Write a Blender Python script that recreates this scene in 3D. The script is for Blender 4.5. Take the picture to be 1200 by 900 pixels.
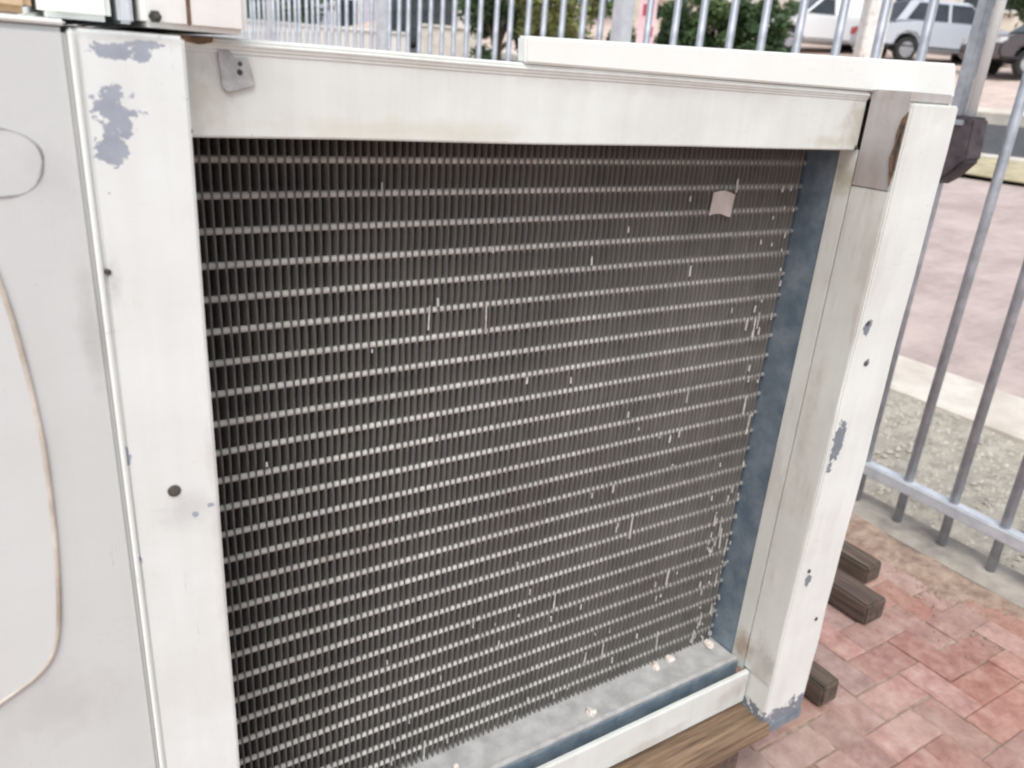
import bpy, bmesh, math, random
from mathutils import Vector, Matrix, noise
R = math.radians
random.seed(7)
for o in list(bpy.data.objects): bpy.data.objects.remove(o, do_unlink=True)
S = bpy.context.scene
COL = S.collection

# ------------------------------------------------------------------ camera
G = 1.06                                   # ground level below the first tube row
yaw, pitch, roll = R(33.606), R(21.580), R(4.314)
F = Vector((math.sin(yaw)*math.cos(pitch), math.cos(yaw)*math.cos(pitch), -math.sin(pitch)))
RR = Vector((math.cos(yaw), -math.sin(yaw), 0)); UU = RR.cross(F)
R2 = RR*math.cos(roll) + UU*math.sin(roll); U2 = -RR*math.sin(roll) + UU*math.cos(roll)
cd = bpy.data.cameras.new('camera'); cam = bpy.data.objects.new('camera', cd); COL.objects.link(cam)
M = Matrix((R2, U2, -F)).transposed().to_4x4(); M.translation = (0, -0.739, G+0.0894); cam.matrix_world = M
cd.sensor_width = 36; cd.lens = 27.67; cd.clip_start = 0.02; cd.clip_end = 2000
cd.dof.use_dof = True; cd.dof.focus_distance = 0.92; cd.dof.aperture_fstop = 7.0
S.camera = cam
# ------------------------------------------------------------------ sky, sun, exposure
SUN_EL, SUN_AZ = R(60), R(211)            # azimuth clockwise from +Y: behind the camera, to the left
w = bpy.data.worlds.new('World'); S.world = w; w.use_nodes = True
nt = w.node_tree; nt.nodes.clear()
sky = nt.nodes.new('ShaderNodeTexSky'); sky.sky_type = 'NISHITA'; sky.sun_disc = False
sky.sun_elevation = SUN_EL; sky.sun_rotation = SUN_AZ; sky.air_density = 1.0; sky.dust_density = 2.0; sky.ozone_density = 1.0
hs = nt.nodes.new('ShaderNodeHueSaturation'); hs.inputs['Saturation'].default_value = 0.42
bg = nt.nodes.new('ShaderNodeBackground'); bg.inputs['Strength'].default_value = 0.13
wo = nt.nodes.new('ShaderNodeOutputWorld')
nt.links.new(sky.outputs[0], hs.inputs['Color']); nt.links.new(hs.outputs[0], bg.inputs['Color']); nt.links.new(bg.outputs[0], wo.inputs[0])
sl = bpy.data.lights.new('sun', 'SUN'); sl.energy = 1.3; sl.angle = R(35); sl.color = (1.0, 1.0, 0.965)
sun = bpy.data.objects.new('sun', sl); COL.objects.link(sun)
sd = Vector((math.sin(SUN_AZ)*math.cos(SUN_EL), math.cos(SUN_AZ)*math.cos(SUN_EL), math.sin(SUN_EL)))
sun.rotation_euler = (-sd).to_track_quat('-Z', 'Y').to_euler(); sun.location = (0, -4, 8)
S.view_settings.view_transform = 'Standard'; S.view_settings.look = 'None'
S.view_settings.exposure = 0.72; S.view_settings.gamma = 1.0
S.cycles.filter_width = 2.2

# ------------------------------------------------------------------ materials
def nodes_of(name):
    m = bpy.data.materials.new(name); m.use_nodes = True
    t = m.node_tree; b = t.nodes['Principled BSDF']
    return m, t, b
def N(t, kind, **kw):
    n = t.nodes.new(kind)
    for k, v in kw.items():
        if k in n.inputs: n.inputs[k].default_value = v
        else: setattr(n, k, v)
    return n
def noise_n(t, vec, scale, detail=4, rough=.6, dist=0.0):
    n = N(t, 'ShaderNodeTexNoise'); n.inputs['Scale'].default_value = scale; n.inputs['Detail'].default_value = detail
    n.inputs['Roughness'].default_value = rough; n.inputs['Distortion'].default_value = dist
    t.links.new(vec, n.inputs['Vector']); return n.outputs['Fac']
def ramp(t, fac, stops):
    n = N(t, 'ShaderNodeValToRGB'); e = n.color_ramp.elements
    while len(e) < len(stops): e.new(0.5)
    for i, (p, c) in enumerate(stops):
        e[i].position = p; e[i].color = (*c, 1) if len(c) == 3 else c
    t.links.new(fac, n.inputs['Fac']); return n.outputs['Color']
def mixc(t, fac, a, b, mode='MIX'):
    n = N(t, 'ShaderNodeMix'); n.data_type = 'RGBA'; n.blend_type = mode
    for sock, v in ((n.inputs[0], fac), (n.inputs[6], a), (n.inputs[7], b)):
        if isinstance(v, (int, float)): sock.default_value = v
        elif isinstance(v, tuple): sock.default_value = (*v, 1)
        else: t.links.new(v, sock)
    return n.outputs[2]
def mth(t, op, a, b=None, c=None, clamp=False):
    n = N(t, 'ShaderNodeMath', operation=op); n.use_clamp = clamp
    for i, v in enumerate((a, b, c)):
        if v is None: continue
        if isinstance(v, (int, float)): n.inputs[i].default_value = v
        else: t.links.new(v, n.inputs[i])
    return n.outputs[0]
def bump(t, b, h, strength, dist):
    n = N(t, 'ShaderNodeBump'); n.inputs['Strength'].default_value = strength; n.inputs['Distance'].default_value = dist
    t.links.new(h, n.inputs['Height']); t.links.new(n.outputs[0], b.inputs['Normal'])
def coords(t, kind='Object'):
    return N(t, 'ShaderNodeTexCoord').outputs[kind]
def sc(t, vec, s):
    n = N(t, 'ShaderNodeMapping'); n.inputs['Scale'].default_value = s; t.links.new(vec, n.inputs['Vector']); return n.outputs[0]

def simple(name, c1, c2, scale=8, rough=.7, metal=0.0, bstr=.3, bdist=.003, detail=6, stretch=(1,1,1), rand=0.0, lo=.35, hi=.65):
    m, t, b = nodes_of(name); v = sc(t, coords(t), stretch)
    f = noise_n(t, v, scale, detail)
    col = ramp(t, f, [(lo, c1), (hi, c2)])
    if rand:
        oi = N(t, 'ShaderNodeObjectInfo').outputs['Random']
        k = mth(t, 'MULTIPLY_ADD', oi, 2*rand, 1-rand)
        hsv = N(t, 'ShaderNodeHueSaturation'); t.links.new(k, hsv.inputs['Value']); t.links.new(col, hsv.inputs['Color'])
        kk = mth(t, 'MULTIPLY_ADD', mth(t, 'FRACT', mth(t, 'MULTIPLY', oi, 7.31)), .03, .485); t.links.new(kk, hsv.inputs['Hue'])
        col = hsv.outputs[0]
    t.links.new(col, b.inputs['Base Color'])
    b.inputs['Roughness'].default_value = rough; b.inputs['Metallic'].default_value = metal
    if bstr: bump(t, b, noise_n(t, v, scale*3, 5), bstr, bdist)
    return m

def paint(name, base=(.765,.785,.755), grime=(.50,.48,.43), chips=(), amount=.35, specks=.0, rough=.42, rust=0.0, chipcol=(.245,.27,.31), stains=(), scratch=.35):
    """old white enamel: faint streaks and grime, pin specks, chipped places with a ragged outline (x, z, rx, rz)."""
    m, t, b = nodes_of(name); v = coords(t)
    streak = noise_n(t, sc(t, v, (26, 26, 2.2)), 1.6, 6, .62)
    blot = noise_n(t, v, 9, 7, .62)
    g = mth(t, 'MULTIPLY', ramp(t, mth(t, 'MULTIPLY_ADD', streak, .30, mth(t, 'MULTIPLY_ADD', blot, .35, mth(t, 'MULTIPLY', noise_n(t, sc(t, v, (1.4,1.4,3.0)), 2.6, 5, .6, .6), .35))), [(.42, (0,0,0)), (.66, (1,1,1))]), amount)
    col = mixc(t, g, base, grime)
    sp = ramp(t, noise_n(t, v, 210, 2, .5), [(.735, (0,0,0)), (.77, (1,1,1))])
    gate = ramp(t, noise_n(t, v, 14, 3), [(.50, (0,0,0)), (.60, (1,1,1))])
    col = mixc(t, mth(t, 'MULTIPLY', mth(t, 'MULTIPLY', sp, gate), specks), col, (.24,.24,.25))
    if rust:
        rs = ramp(t, mth(t, 'MULTIPLY', noise_n(t, sc(t, v, (40,40,7)), 1, 5), noise_n(t, v, 6, 3)), [(.30, (0,0,0)), (.40, (1,1,1))])
        col = mixc(t, mth(t, 'MULTIPLY', rs, rust), col, (.33,.20,.12))
    # hairline scuffs in two directions, only in some places
    for k, (st, rot) in enumerate((((1.0, 1.0, 16.0), .5), ((16.0, 16.0, 1.2), -.2))):
        mp = N(t, 'ShaderNodeMapping'); mp.inputs['Rotation'].default_value = (0, rot, 0); mp.inputs['Scale'].default_value = st; t.links.new(v, mp.inputs['Vector'])
        ln = ramp(t, noise_n(t, mp.outputs[0], 26, 3, .6), [(.655, (0,0,0)), (.68, (1,1,1)), (.69, (1,1,1)), (.72, (0,0,0))])
        gt = ramp(t, noise_n(t, sc(t, v, (1, 1, 1)), 7.0 + 3*k, 3), [(.53, (0,0,0)), (.64, (1,1,1))])
        col = mixc(t, mth(t, 'MULTIPLY', mth(t, 'MULTIPLY', ln, gt), scratch), col, (.34,.33,.31))
    sx = N(t, 'ShaderNodeSeparateXYZ'); t.links.new(v, sx.inputs[0])
    for (ax, cx, cz, rx, rz, sco, sst) in stains:        # old smears of dirt with a ragged soft outline
        dx = mth(t, 'MULTIPLY', mth(t, 'SUBTRACT', sx.outputs[ax], cx), 1/rx); dz = mth(t, 'MULTIPLY', mth(t, 'SUBTRACT', sx.outputs['Z'], cz), 1/rz)
        d = mth(t, 'SQRT', mth(t, 'ADD', mth(t, 'MULTIPLY', dx, dx), mth(t, 'MULTIPLY', dz, dz)))
        d = mth(t, 'ADD', d, mth(t, 'MULTIPLY_ADD', noise_n(t, v, 30, 6, .7), 2.4, -1.2))
        k = ramp(t, d, [(.15, (1,1,1)), (1.0, (0,0,0))])
        col = mixc(t, mth(t, 'MULTIPLY', k, sst), col, sco)
    cm = None
    if chips:
        nz = mth(t, 'MULTIPLY_ADD', noise_n(t, v, 95, 5, .7), 6.0, -3.0)
        nz2 = mth(t, 'MULTIPLY_ADD', noise_n(t, v, 34, 2, .5), 4.4, -2.2)
        nzz = mth(t, 'ADD', nz, nz2)
        for (ax, cx, cz, rx, rz) in chips:
            dx = mth(t, 'MULTIPLY', mth(t, 'SUBTRACT', sx.outputs[ax], cx), 1/rx)
            dz = mth(t, 'MULTIPLY', mth(t, 'SUBTRACT', sx.outputs['Z'], cz), 1/rz)
            d = mth(t, 'ADD', mth(t, 'MULTIPLY', dx, dx), mth(t, 'MULTIPLY', dz, dz))
            k = mth(t, 'LESS_THAN', mth(t, 'ADD', d, nzz), 1.0)
            cm = k if cm is None else mth(t, 'MAXIMUM', cm, k)
        cc = mixc(t, noise_n(t, v, 60, 4), chipcol, tuple(min(1, q*1.7) for q in chipcol))
        col = mixc(t, cm, col, cc)
    t.links.new(col, b.inputs['Base Color']); b.inputs['Roughness'].default_value = rough
    b.inputs['Specular IOR Level'].default_value = .35
    h = mth(t, 'ADD', mth(t, 'MULTIPLY', noise_n(t, v, 5, 2), 1.0), mth(t, 'MULTIPLY', noise_n(t, v, 160, 3), .06))
    if cm is not None: h = mth(t, 'SUBTRACT', h, mth(t, 'MULTIPLY', cm, .12))
    bump(t, b, h, .5, .006)
    return m

GZ = lambda z: z + G
MAT = {}
MAT['post_left'] = paint('enamel_chipped_post', base=(.735,.765,.745), amount=.36, specks=.8, stains=[('X', .095, GZ(-.26), .03, .02, (.45,.45,.44), .4), ('X', .058, GZ(-.07), .008, .02, (.42,.42,.42), .5), ('X', .085, GZ(.093), .04, .006, (.40,.39,.38), .6), ('X', .115, GZ(-.30), .006, .16, (.55,.54,.50), .5)], chips=[
    ('X', .071, GZ(.047), .0125, .016), ('X', .066, GZ(.022), .0095, .010), ('X', .079, GZ(.046), .012, .004), ('X', .076, GZ(.084), .019, .0050), ('X', .095, GZ(.089), .014, .0025),
    ('X', .052, GZ(-.205), .004, .007), ('X', .055, GZ(-.06), .002, .002), ('X', .052, GZ(-.30), .0025, .004),
    ('X', .0985, GZ(-.268), .0025, .003), ('X', .111, GZ(-.262), .003, .002)])
MAT['post_right'] = paint('enamel_scuffed_post', amount=.42, specks=1.0, rust=.10, chips=[
    ('X', .975, GZ(-.375), .011, .030), ('X', .967, GZ(-.395), .006, .025), ('X', .978, GZ(-.20), .008, .010), ('X', .998, GZ(-.255), .004, .005),
    ('X', .985, GZ(-.62), .007, .010), ('X', 1.01, GZ(-.905), .09, .026)], chipcol=(.15,.165,.19))
MAT['enamel'] = paint('enamel_white', base=(.715,.74,.705), amount=.55, specks=.4, stains=[
    ('X', .132, GZ(.06), .040, .035, (.42,.39,.33), .55), ('X', .945, GZ(.06), .035, .04, (.40,.34,.27), .60), ('X', .90, GZ(.035), .05, .010, (.45,.42,.28), .45),
    ('X', .30, GZ(.035), .20, .012, (.58,.56,.44), .45), ('X', .60, GZ(.085), .22, .012, (.50,.48,.44), .35),
    ('X', .935, GZ(-.85), .05, .03, (.40,.34,.32), .65), ('X', .75, GZ(-.875), .10, .014, (.48,.42,.36), .5)])
MAT['enamel_old'] = paint('enamel_yellowed', base=(.76,.775,.72), grime=(.54,.52,.46), amount=.5, specks=.5, rust=.2, stains=[
    ('Y', -.062, GZ(-.79), .03, .04, (.34,.22,.14), .7), ('Y', -.11, GZ(-.80), .04, .06, (.40,.37,.33), .6), ('Y', -.058, GZ(-.01), .02, .03, (.36,.33,.20), .6), ('Y', -.09, GZ(-.35), .02, .12, (.55,.50,.42), .4)])
MAT['enamel_grey'] = paint('enamel_pale_grey', base=(.585,.605,.595), grime=(.46,.47,.45), amount=.34, specks=.6, stains=[('X', .041, GZ(-.10), .010, .06, (.40,.40,.39), .45), ('X', .03, GZ(-.0), .025, .03, (.44,.44,.43), .35), ('X', -.02, GZ(-.42), .06, .04, (.44,.43,.41), .4)])
MAT['enamel_hatch'] = paint('enamel_hatch', base=(.615,.635,.625), grime=(.50,.50,.47), amount=.25, specks=.3)
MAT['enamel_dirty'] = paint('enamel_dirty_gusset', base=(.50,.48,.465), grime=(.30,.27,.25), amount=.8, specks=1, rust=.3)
MAT['strip'] = paint('enamel_bright', base=(.83,.85,.82), grime=(.70,.68,.55), amount=.22, specks=.15)
MAT['lip'] = paint('enamel_edge', base=(.82,.845,.82), grime=(.6,.6,.56), amount=.15)
MAT['rusty_panel'] = paint('enamel_rusting', base=(.78,.77,.74), grime=(.56,.50,.44), amount=.45, specks=.5, rust=.9)
MAT['sealant'] = simple('old_sealant', (.38,.32,.26), (.70,.66,.60), scale=14, rough=.7, stretch=(1,1,1.0))
MAT['ring'] = simple('scratched_ring', (.20,.20,.20), (.52,.52,.51), scale=60, rough=.6)
MAT['galv_dark'] = simple('galvanised_blue_grey', (.16,.215,.265), (.29,.345,.395), scale=30, rough=.5, metal=.35, bstr=.25, bdist=.001)
MAT['galv_pan'] = simple('galvanised_dusty', (.37,.36,.35), (.52,.51,.495), scale=36, rough=.65, metal=.15, bstr=.4, bdist=.001)
MAT['galv'] = simple('galvanised_steel', (.33,.35,.38), (.50,.52,.56), scale=24, rough=.48, metal=.45, bstr=.2, bdist=.001)
MAT['galv_bright'] = simple('galvanised_pale', (.55,.57,.60), (.70,.72,.75), scale=24, rough=.5, metal=.25, bstr=.2, bdist=.001)
MAT['zinc'] = simple('zinc_bracket', (.33,.33,.33), (.50,.50,.49), scale=90, rough=.6, metal=.2, bstr=.5, bdist=.001)
MAT['dark_hole'] = simple('dark_screw_and_gap_shade', (.03,.028,.026), (.10,.085,.07), scale=120, rough=.8)  # screws and bolt, also the painted shade of the gusset gap
MAT['rust'] = simple('brown_rust', (.10,.06,.04), (.26,.16,.10), scale=90, rough=.9, bstr=.6)
MAT['backing'] = simple('coil_gap_shade', (.013,.013,.019), (.026,.026,.034), scale=40, rough=.9)  # near-black with a navy tint: shade deep between the fins as colour
MAT['paper'] = simple('sun_bleached_paper', (.74,.66,.60), (.86,.80,.75), scale=40, rough=.85)
MAT['plaster'] = simple('plaster_crumb', (.60,.50,.44), (.80,.74,.68), scale=90, rough=.9)
MAT['lint'] = simple('pale_lint', (.36,.34,.31), (.62,.60,.56), scale=90, rough=.95, bstr=0)
MAT['socket'] = simple('weathered_dark_brown_metal', (.045,.038,.045), (.105,.085,.09), scale=26, rough=.75, bstr=.8, bdist=.004)
MAT['block'] = simple('orange_beige_clay', (.42,.27,.15), (.58,.43,.28), scale=40, rough=.9)

def coil_metal(name, lo, hi, band=None, rough=.6):
    m, t, b = nodes_of(name)
    tc = N(t, 'ShaderNodeNewGeometry').outputs['Position']
    d = noise_n(t, tc, 7, 6, .65); d2 = noise_n(t, sc(t, tc, (60, 60, 14)), 1.0, 4)
    f = mth(t, 'MULTIPLY_ADD', d, .6, mth(t, 'MULTIPLY', d2, .4))
    col = ramp(t, f, [(.36, lo), (.64, hi)])
    br = ramp(t, noise_n(t, tc, 4.2, 5), [(.56, (0,0,0)), (.70, (1,1,1))])
    col = mixc(t, mth(t, 'MULTIPLY', br, .30), col, (.22,.175,.13))
    if band:                                # dust that settles on the fins in front of the tube rows
        sx = N(t, 'ShaderNodeSeparateXYZ'); t.links.new(tc, sx.inputs[0])
        ph = mth(t, 'FRACT', mth(t, 'ADD', mth(t, 'MULTIPLY', mth(t, 'SUBTRACT', sx.outputs['Z'], G), 1/.03175), 100.5))
        dd = mth(t, 'ABSOLUTE', mth(t, 'SUBTRACT', ph, .5))
        k = ramp(t, mth(t, 'ADD', dd, mth(t, 'MULTIPLY_ADD', d2, .10, -.05)), [(.10, (1,1,1)), (.19, (0,0,0))])
        col = mixc(t, mth(t, 'MULTIPLY', k, .75), col, band)
    t.links.new(col, b.inputs['Base Color']); b.inputs['Roughness'].default_value = rough; b.inputs['Metallic'].default_value = .0
    return m
MAT['fin'] = coil_metal('dusty_fin', (.185,.175,.155), (.32,.30,.268), band=(.41,.39,.355))
MAT['fin_edge'] = simple('dark_fin_edge', (.042,.043,.052), (.11,.106,.104), scale=45, rough=.7, bstr=0)  # front edges near-black and slightly bluish, darker than the fin sides
MAT['tube'] = coil_metal('dusty_tube', (.40,.39,.365), (.60,.59,.555), rough=.5)

def wood(name, c1, c2, axis=(1,14,14), rand=.18):
    return simple(name, c1, c2, scale=6, rough=.85, stretch=axis, bstr=.7, bdist=.004, rand=rand, lo=.3, hi=.7)
MAT['wood'] = wood('weathered_pallet_wood', (.10,.060,.036), (.34,.225,.145), axis=(1.5,30,30))
MAT['wood_y'] = wood('dark_batten_wood', (.04,.032,.027), (.17,.12,.088), axis=(14,1,14))  # plain dark brown for battens and pallet bearers
def brick_mat():
    m, t, b = nodes_of('red_clay_paver'); v = N(t, 'ShaderNodeNewGeometry').outputs['Position']
    f = noise_n(t, v, 22, 8, .68); big = noise_n(t, v, 3.0, 4)
    col = ramp(t, f, [(.32, (.27,.125,.10)), (.50, (.40,.205,.165)), (.70, (.50,.325,.27))])
    dust = ramp(t, big, [(.46, (0,0,0)), (.66, (1,1,1))])
    col = mixc(t, mth(t, 'MULTIPLY', dust, .40), col, (.40,.31,.235))
    oi = N(t, 'ShaderNodeObjectInfo').outputs['Random']
    hsv = N(t, 'ShaderNodeHueSaturation'); t.links.new(mth(t, 'MULTIPLY_ADD', oi, .26, .86), hsv.inputs['Value'])
    t.links.new(mth(t, 'MULTIPLY_ADD', mth(t, 'FRACT', mth(t, 'MULTIPLY', oi, 5.7)), .35, .72), hsv.inputs['Saturation'])
    t.links.new(col, hsv.inputs['Color']); t.links.new(hsv.outputs[0], b.inputs['Base Color'])
    b.inputs['Roughness'].default_value = .85
    bump(t, b, noise_n(t, v, 90, 5), .6, .003); return m
MAT['brick'] = brick_mat()
MAT['sand'] = simple('joint_sand', (.24,.16,.12), (.42,.31,.24), scale=30, rough=.95, bstr=.8, bdist=.004)
MAT['concrete'] = simple('dirty_concrete', (.22,.195,.17), (.42,.375,.32), scale=9, rough=.9, bstr=.6, bdist=.004)
MAT['kerbpale'] = simple('pale_concrete', (.56,.50,.43), (.72,.66,.58), scale=5, rough=.9, bstr=.4)
MAT['gravel'] = simple('grey_gravel_soil', (.33,.30,.25), (.52,.47,.39), scale=16, rough=.95, bstr=1.0, bdist=.012, detail=9)
MAT['pebble'] = simple('grey_pebble', (.36,.33,.28), (.58,.53,.45), scale=9, rough=.9)
MAT['dry'] = simple('dry_yellow_grass', (.38,.32,.19), (.55,.48,.33), scale=5, rough=.95, bstr=.9, bdist=.02)
MAT['asphalt'] = simple('road_asphalt', (.055,.055,.06), (.10,.10,.105), scale=9, rough=.9, bstr=.5)
MAT['ground'] = simple('far_ground', (.34,.28,.23), (.46,.39,.33), scale=.8, rough=.95)
def pave_mat(name, c1, c2, cm):
    m, t, b = nodes_of(name); v = coords(t)
    br = N(t, 'ShaderNodeTexBrick'); br.inputs['Scale'].default_value = 1.0; br.inputs['Brick Width'].default_value = .2; br.inputs['Row Height'].default_value = .1
    br.inputs['Mortar Size'].default_value = .004; br.inputs['Color1'].default_value = (*c1,1); br.inputs['Color2'].default_value = (*c2,1); br.inputs['Mortar'].default_value = (*cm,1)
    t.links.new(v, br.inputs['Vector'])
    big = ramp(t, noise_n(t, v, 2.2, 8, .72), [(.42, (0,0,0)), (.62, (1,1,1))])
    col = mixc(t, mth(t, 'MULTIPLY', big, .80), br.outputs['Color'], tuple(min(1, q*1.28+.02) for q in c2))
    t.links.new(col, b.inputs['Base Color']); b.inputs['Roughness'].default_value = .9
    bump(t, b, noise_n(t, v, 40, 5), .5, .004); return m
MAT['walk'] = pave_mat('pink_paver_walk', (.40,.315,.285), (.43,.345,.315), (.37,.30,.275))
MAT['yard'] = pave_mat('red_paver_yard', (.34,.20,.165), (.42,.27,.22), (.28,.22,.18))
MAT['upper'] = pave_mat('pale_pink_paver', (.52,.40,.34), (.58,.46,.40), (.45,.36,.31))
for nm, c in dict(car_white=(.80,.80,.80), car_silver=(.52,.55,.60), car_dark=(.07,.055,.06)).items():
    MAT[nm] = simple(nm, c, tuple(q*.96 for q in c), scale=2, rough=.25, bstr=0)
    MAT[nm].node_tree.nodes['Principled BSDF'].inputs['Coat Weight'].default_value = .6
MAT['glass'] = simple('dark_glass', (.02,.025,.03), (.04,.05,.06), scale=2, rough=.08, bstr=0)
MAT['tyre'] = simple('tyre_rubber', (.02,.02,.02), (.04,.04,.04), scale=20, rough=.9)
MAT['rim'] = simple('alloy_rim', (.4,.4,.42), (.55,.55,.57), scale=20, rough=.35, metal=.6, bstr=0)
MAT['lamp_red'] = simple('red_lamp', (.40,.02,.02), (.5,.04,.03), scale=5, rough=.2, bstr=0)
MAT['lamp_clear'] = simple('clear_lamp', (.65,.65,.68), (.8,.8,.8), scale=5, rough=.1, bstr=0)
MAT['wall_cream'] = simple('cream_plaster', (.62,.55,.46), (.72,.66,.57), scale=1.5, rough=.9)
MAT['wall_lilac'] = simple('lilac_grey_plaster', (.46,.46,.54), (.56,.56,.63), scale=1.5, rough=.9)
MAT['wall_pale'] = simple('pale_plaster', (.60,.57,.53), (.72,.69,.65), scale=1.5, rough=.9)
MAT['roof'] = simple('roof_tiles', (.22,.13,.10), (.32,.20,.16), scale=3, rough=.9)
MAT['garage'] = simple('garage_dark', (.025,.03,.035), (.05,.055,.06), scale=3, rough=.6)
MAT['frame_w'] = simple('window_frame_white', (.7,.7,.7), (.8,.8,.8), scale=3, rough=.5)
MAT['sign_pink'] = simple('faded_pink_board', (.70,.42,.46), (.80,.62,.64), scale=6, rough=.6)
MAT['sign_red'] = simple('red_print', (.36,.04,.06), (.45,.08,.09), scale=6, rough=.6)
def leaf_mat(name, c1, c2):
    m = simple(name, c1, c2, scale=3.5, rough=.6, bstr=0, lo=.3, hi=.7)
    return m
MAT['leaf_dark'] = leaf_mat('dark_leaf', (.030,.065,.022), (.075,.13,.045))
MAT['leaf_mid'] = leaf_mat('mid_leaf', (.05,.095,.025), (.12,.18,.06))
MAT['leaf_yellow'] = leaf_mat('yellow_leaf', (.12,.15,.04), (.26,.27,.09))
MAT['bark'] = simple('bark', (.07,.055,.04), (.16,.125,.09), scale=12, rough=.95, bstr=.8, bdist=.02, stretch=(3,3,.6))

# ------------------------------------------------------------------ mesh helpers
def bm_box(bm, a, b):
    v = [bm.verts.new((x, y, z)) for x in (a[0], b[0]) for y in (a[1], b[1]) for z in (a[2], b[2])]
    for f in ((0,1,3,2), (4,6,7,5), (0,4,5,1), (2,3,7,6), (0,2,6,4), (1,5,7,3)): bm.faces.new([v[i] for i in f])
def bm_prism(bm, poly, y0, y1):                 # poly in (x, z), extruded along y
    a = [bm.verts.new((x, y0, z)) for x, z in poly]; b = [bm.verts.new((x, y1, z)) for x, z in poly]
    n = len(poly); bm.faces.new(a); bm.faces.new(b[::-1])
    for i in range(n): bm.faces.new((a[i], b[i], b[(i+1)%n], a[(i+1)%n]))
def bm_prism_x(bm, poly, x0, x1):               # poly in (y, z), extruded along x
    a = [bm.verts.new((x0, y, z)) for y, z in poly]; b = [bm.verts.new((x1, y, z)) for y, z in poly]
    n = len(poly); bm.faces.new(a); bm.faces.new(b[::-1])
    for i in range(n): bm.faces.new((a[i], b[i], b[(i+1)%n], a[(i+1)%n]))
def bm_tube(bm, pts, r, seg=8, closed=False, caps=True):
    pts = [Vector(p) for p in pts]; n = len(pts); rings = []
    for i, p in enumerate(pts):
        if closed: d = pts[(i+1)%n] - pts[i-1]
        else: d = pts[min(i+1, n-1)] - pts[max(i-1, 0)]
        d.normalize(); u = d.orthogonal() if abs(d.z) > .95 or rings == [] else d.cross(Vector((0,0,1))) if abs(d.z) < .95 else d.orthogonal()
        up = Vector((0,1,0)) if abs(d.y) < .9 else Vector((0,0,1))
        u = d.cross(up).normalized(); v = d.cross(u).normalized()
        rr = r[i] if isinstance(r, (list, tuple)) else r
        rings.append([bm.verts.new(p + (u*math.cos(2*math.pi*k/seg) + v*math.sin(2*math.pi*k/seg))*rr) for k in range(seg)])
    for i in range(n if closed else n-1):
        a, b = rings[i], rings[(i+1) % n]
        for k in range(seg): bm.faces.new((a[k], a[(k+1)%seg], b[(k+1)%seg], b[k]))
    if caps and not closed: bm.faces.new(rings[0][::-1]); bm.faces.new(rings[-1])
def finish(bm, name, mat, parent=None, bevel=0.0, smooth=False, segs=2):
    bmesh.ops.recalc_face_normals(bm, faces=bm.faces)
    if bevel:
        es = [e for e in bm.edges if len(e.link_faces) == 2 and e.calc_face_angle(0) > .5]
        bmesh.ops.bevel(bm, geom=es, offset=bevel, segments=segs, affect='EDGES', clamp_overlap=True)
    me = bpy.data.meshes.new(name); bm.to_mesh(me); bm.free()
    me.materials.append(MAT[mat] if isinstance(mat, str) else mat)
    if smooth:
        for p in me.polygons: p.use_smooth = True
    return place(me, name, parent)
def place(me, name, parent=None, loc=None):
    o = bpy.data.objects.new(name, me); COL.objects.link(o)
    if loc is not None: o.location = loc
    if parent:
        o.parent = parent; o.matrix_parent_inverse = WORLD(parent).inverted()
    return o
def WORLD(o):
    m = Matrix.LocRotScale(o.location, o.rotation_euler, o.scale)
    return WORLD(o.parent) @ o.matrix_parent_inverse @ m if o.parent else m
def box(name, a, b, mat, parent=None, bevel=.0015, **k):
    bm = bmesh.new(); bm_box(bm, a, b); return finish(bm, name, mat, parent, bevel, **k)
def tag(o, label=None, cat=None, group=None, kind=None):
    for k, v in (('label', label), ('category', cat), ('group', group), ('kind', kind)):
        if v: o[k] = v
    return o
def thing(name, loc, label, cat, group=None, rz=0.0):
    o = bpy.data.objects.new(name, None); COL.objects.link(o); o.location = loc; o.rotation_euler.z = rz; o.empty_display_size = .1
    return tag(o, label, cat, group)
def deform(o, amp, scale=3.0, seed=0):
    """slight dents and waves of worked sheet or timber"""
    for v in o.data.vertices:
        n = noise.noise_vector(v.co*scale + Vector((seed*3.1, seed, 0))); v.co += n*amp

# ------------------------------------------------------------------ ground
KN = [(-400,0), (3.55,0), (8.5,.45), (10,.56), (14,.92), (14.5,1.06), (22,1.85), (32,2.7), (70,3.4), (500,3.6)]
def gz(x, y):
    for (a, za), (b, zb) in zip(KN, KN[1:]):
        if a <= x <= b: z = za + (zb-za)*(x-a)/(b-a); break
    else: z = KN[-1][1]
    k = min(1, max(0, (x-9)/8)); return z + .08*k*min(30, max(0, y-10))
def sheet(name, xs, ys, dz, mat, bumpy=0.0):
    verts = []; faces = []
    for x in xs:
        for y in ys:
            verts.append((x, y, gz(x, y) + dz + (noise.noise(Vector((x*9, y*9, 1)))*bumpy if bumpy else 0)))
    n = len(ys)
    for i in range(len(xs)-1):
        for j in range(n-1): faces.append((i*n+j, (i+1)*n+j, (i+1)*n+j+1, i*n+j+1))
    me = bpy.data.meshes.new(name); me.from_pydata(verts, [], faces); me.materials.append(MAT[mat])
    return tag(place(me, name), kind='structure')
def lin(a, b, n): return [a + (b-a)*i/n for i in range(n+1)]
YS = lin(-12, -2, 5) + lin(0, 40, 20)
sheet('ground', [-400,-100,-20,0,3.4,3.55,8.5,10,14,14.5,22,32,50,70,200,500], [-400,-100,-20,-5,0,5,10,15,20,25,30,40,80,200,500], -.09, 'ground')
sheet('yard', lin(-8, 1.985, 20), lin(-8, 14, 20), -.014, 'yard')
sheet('gravel_verge', lin(2.135, 3.10, 30), lin(-3, 14, 200), -.006, 'gravel', .022)
sheet('paver_walk', [3.55, 5, 6.5, 8.5], YS, .0, 'walk')
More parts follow.
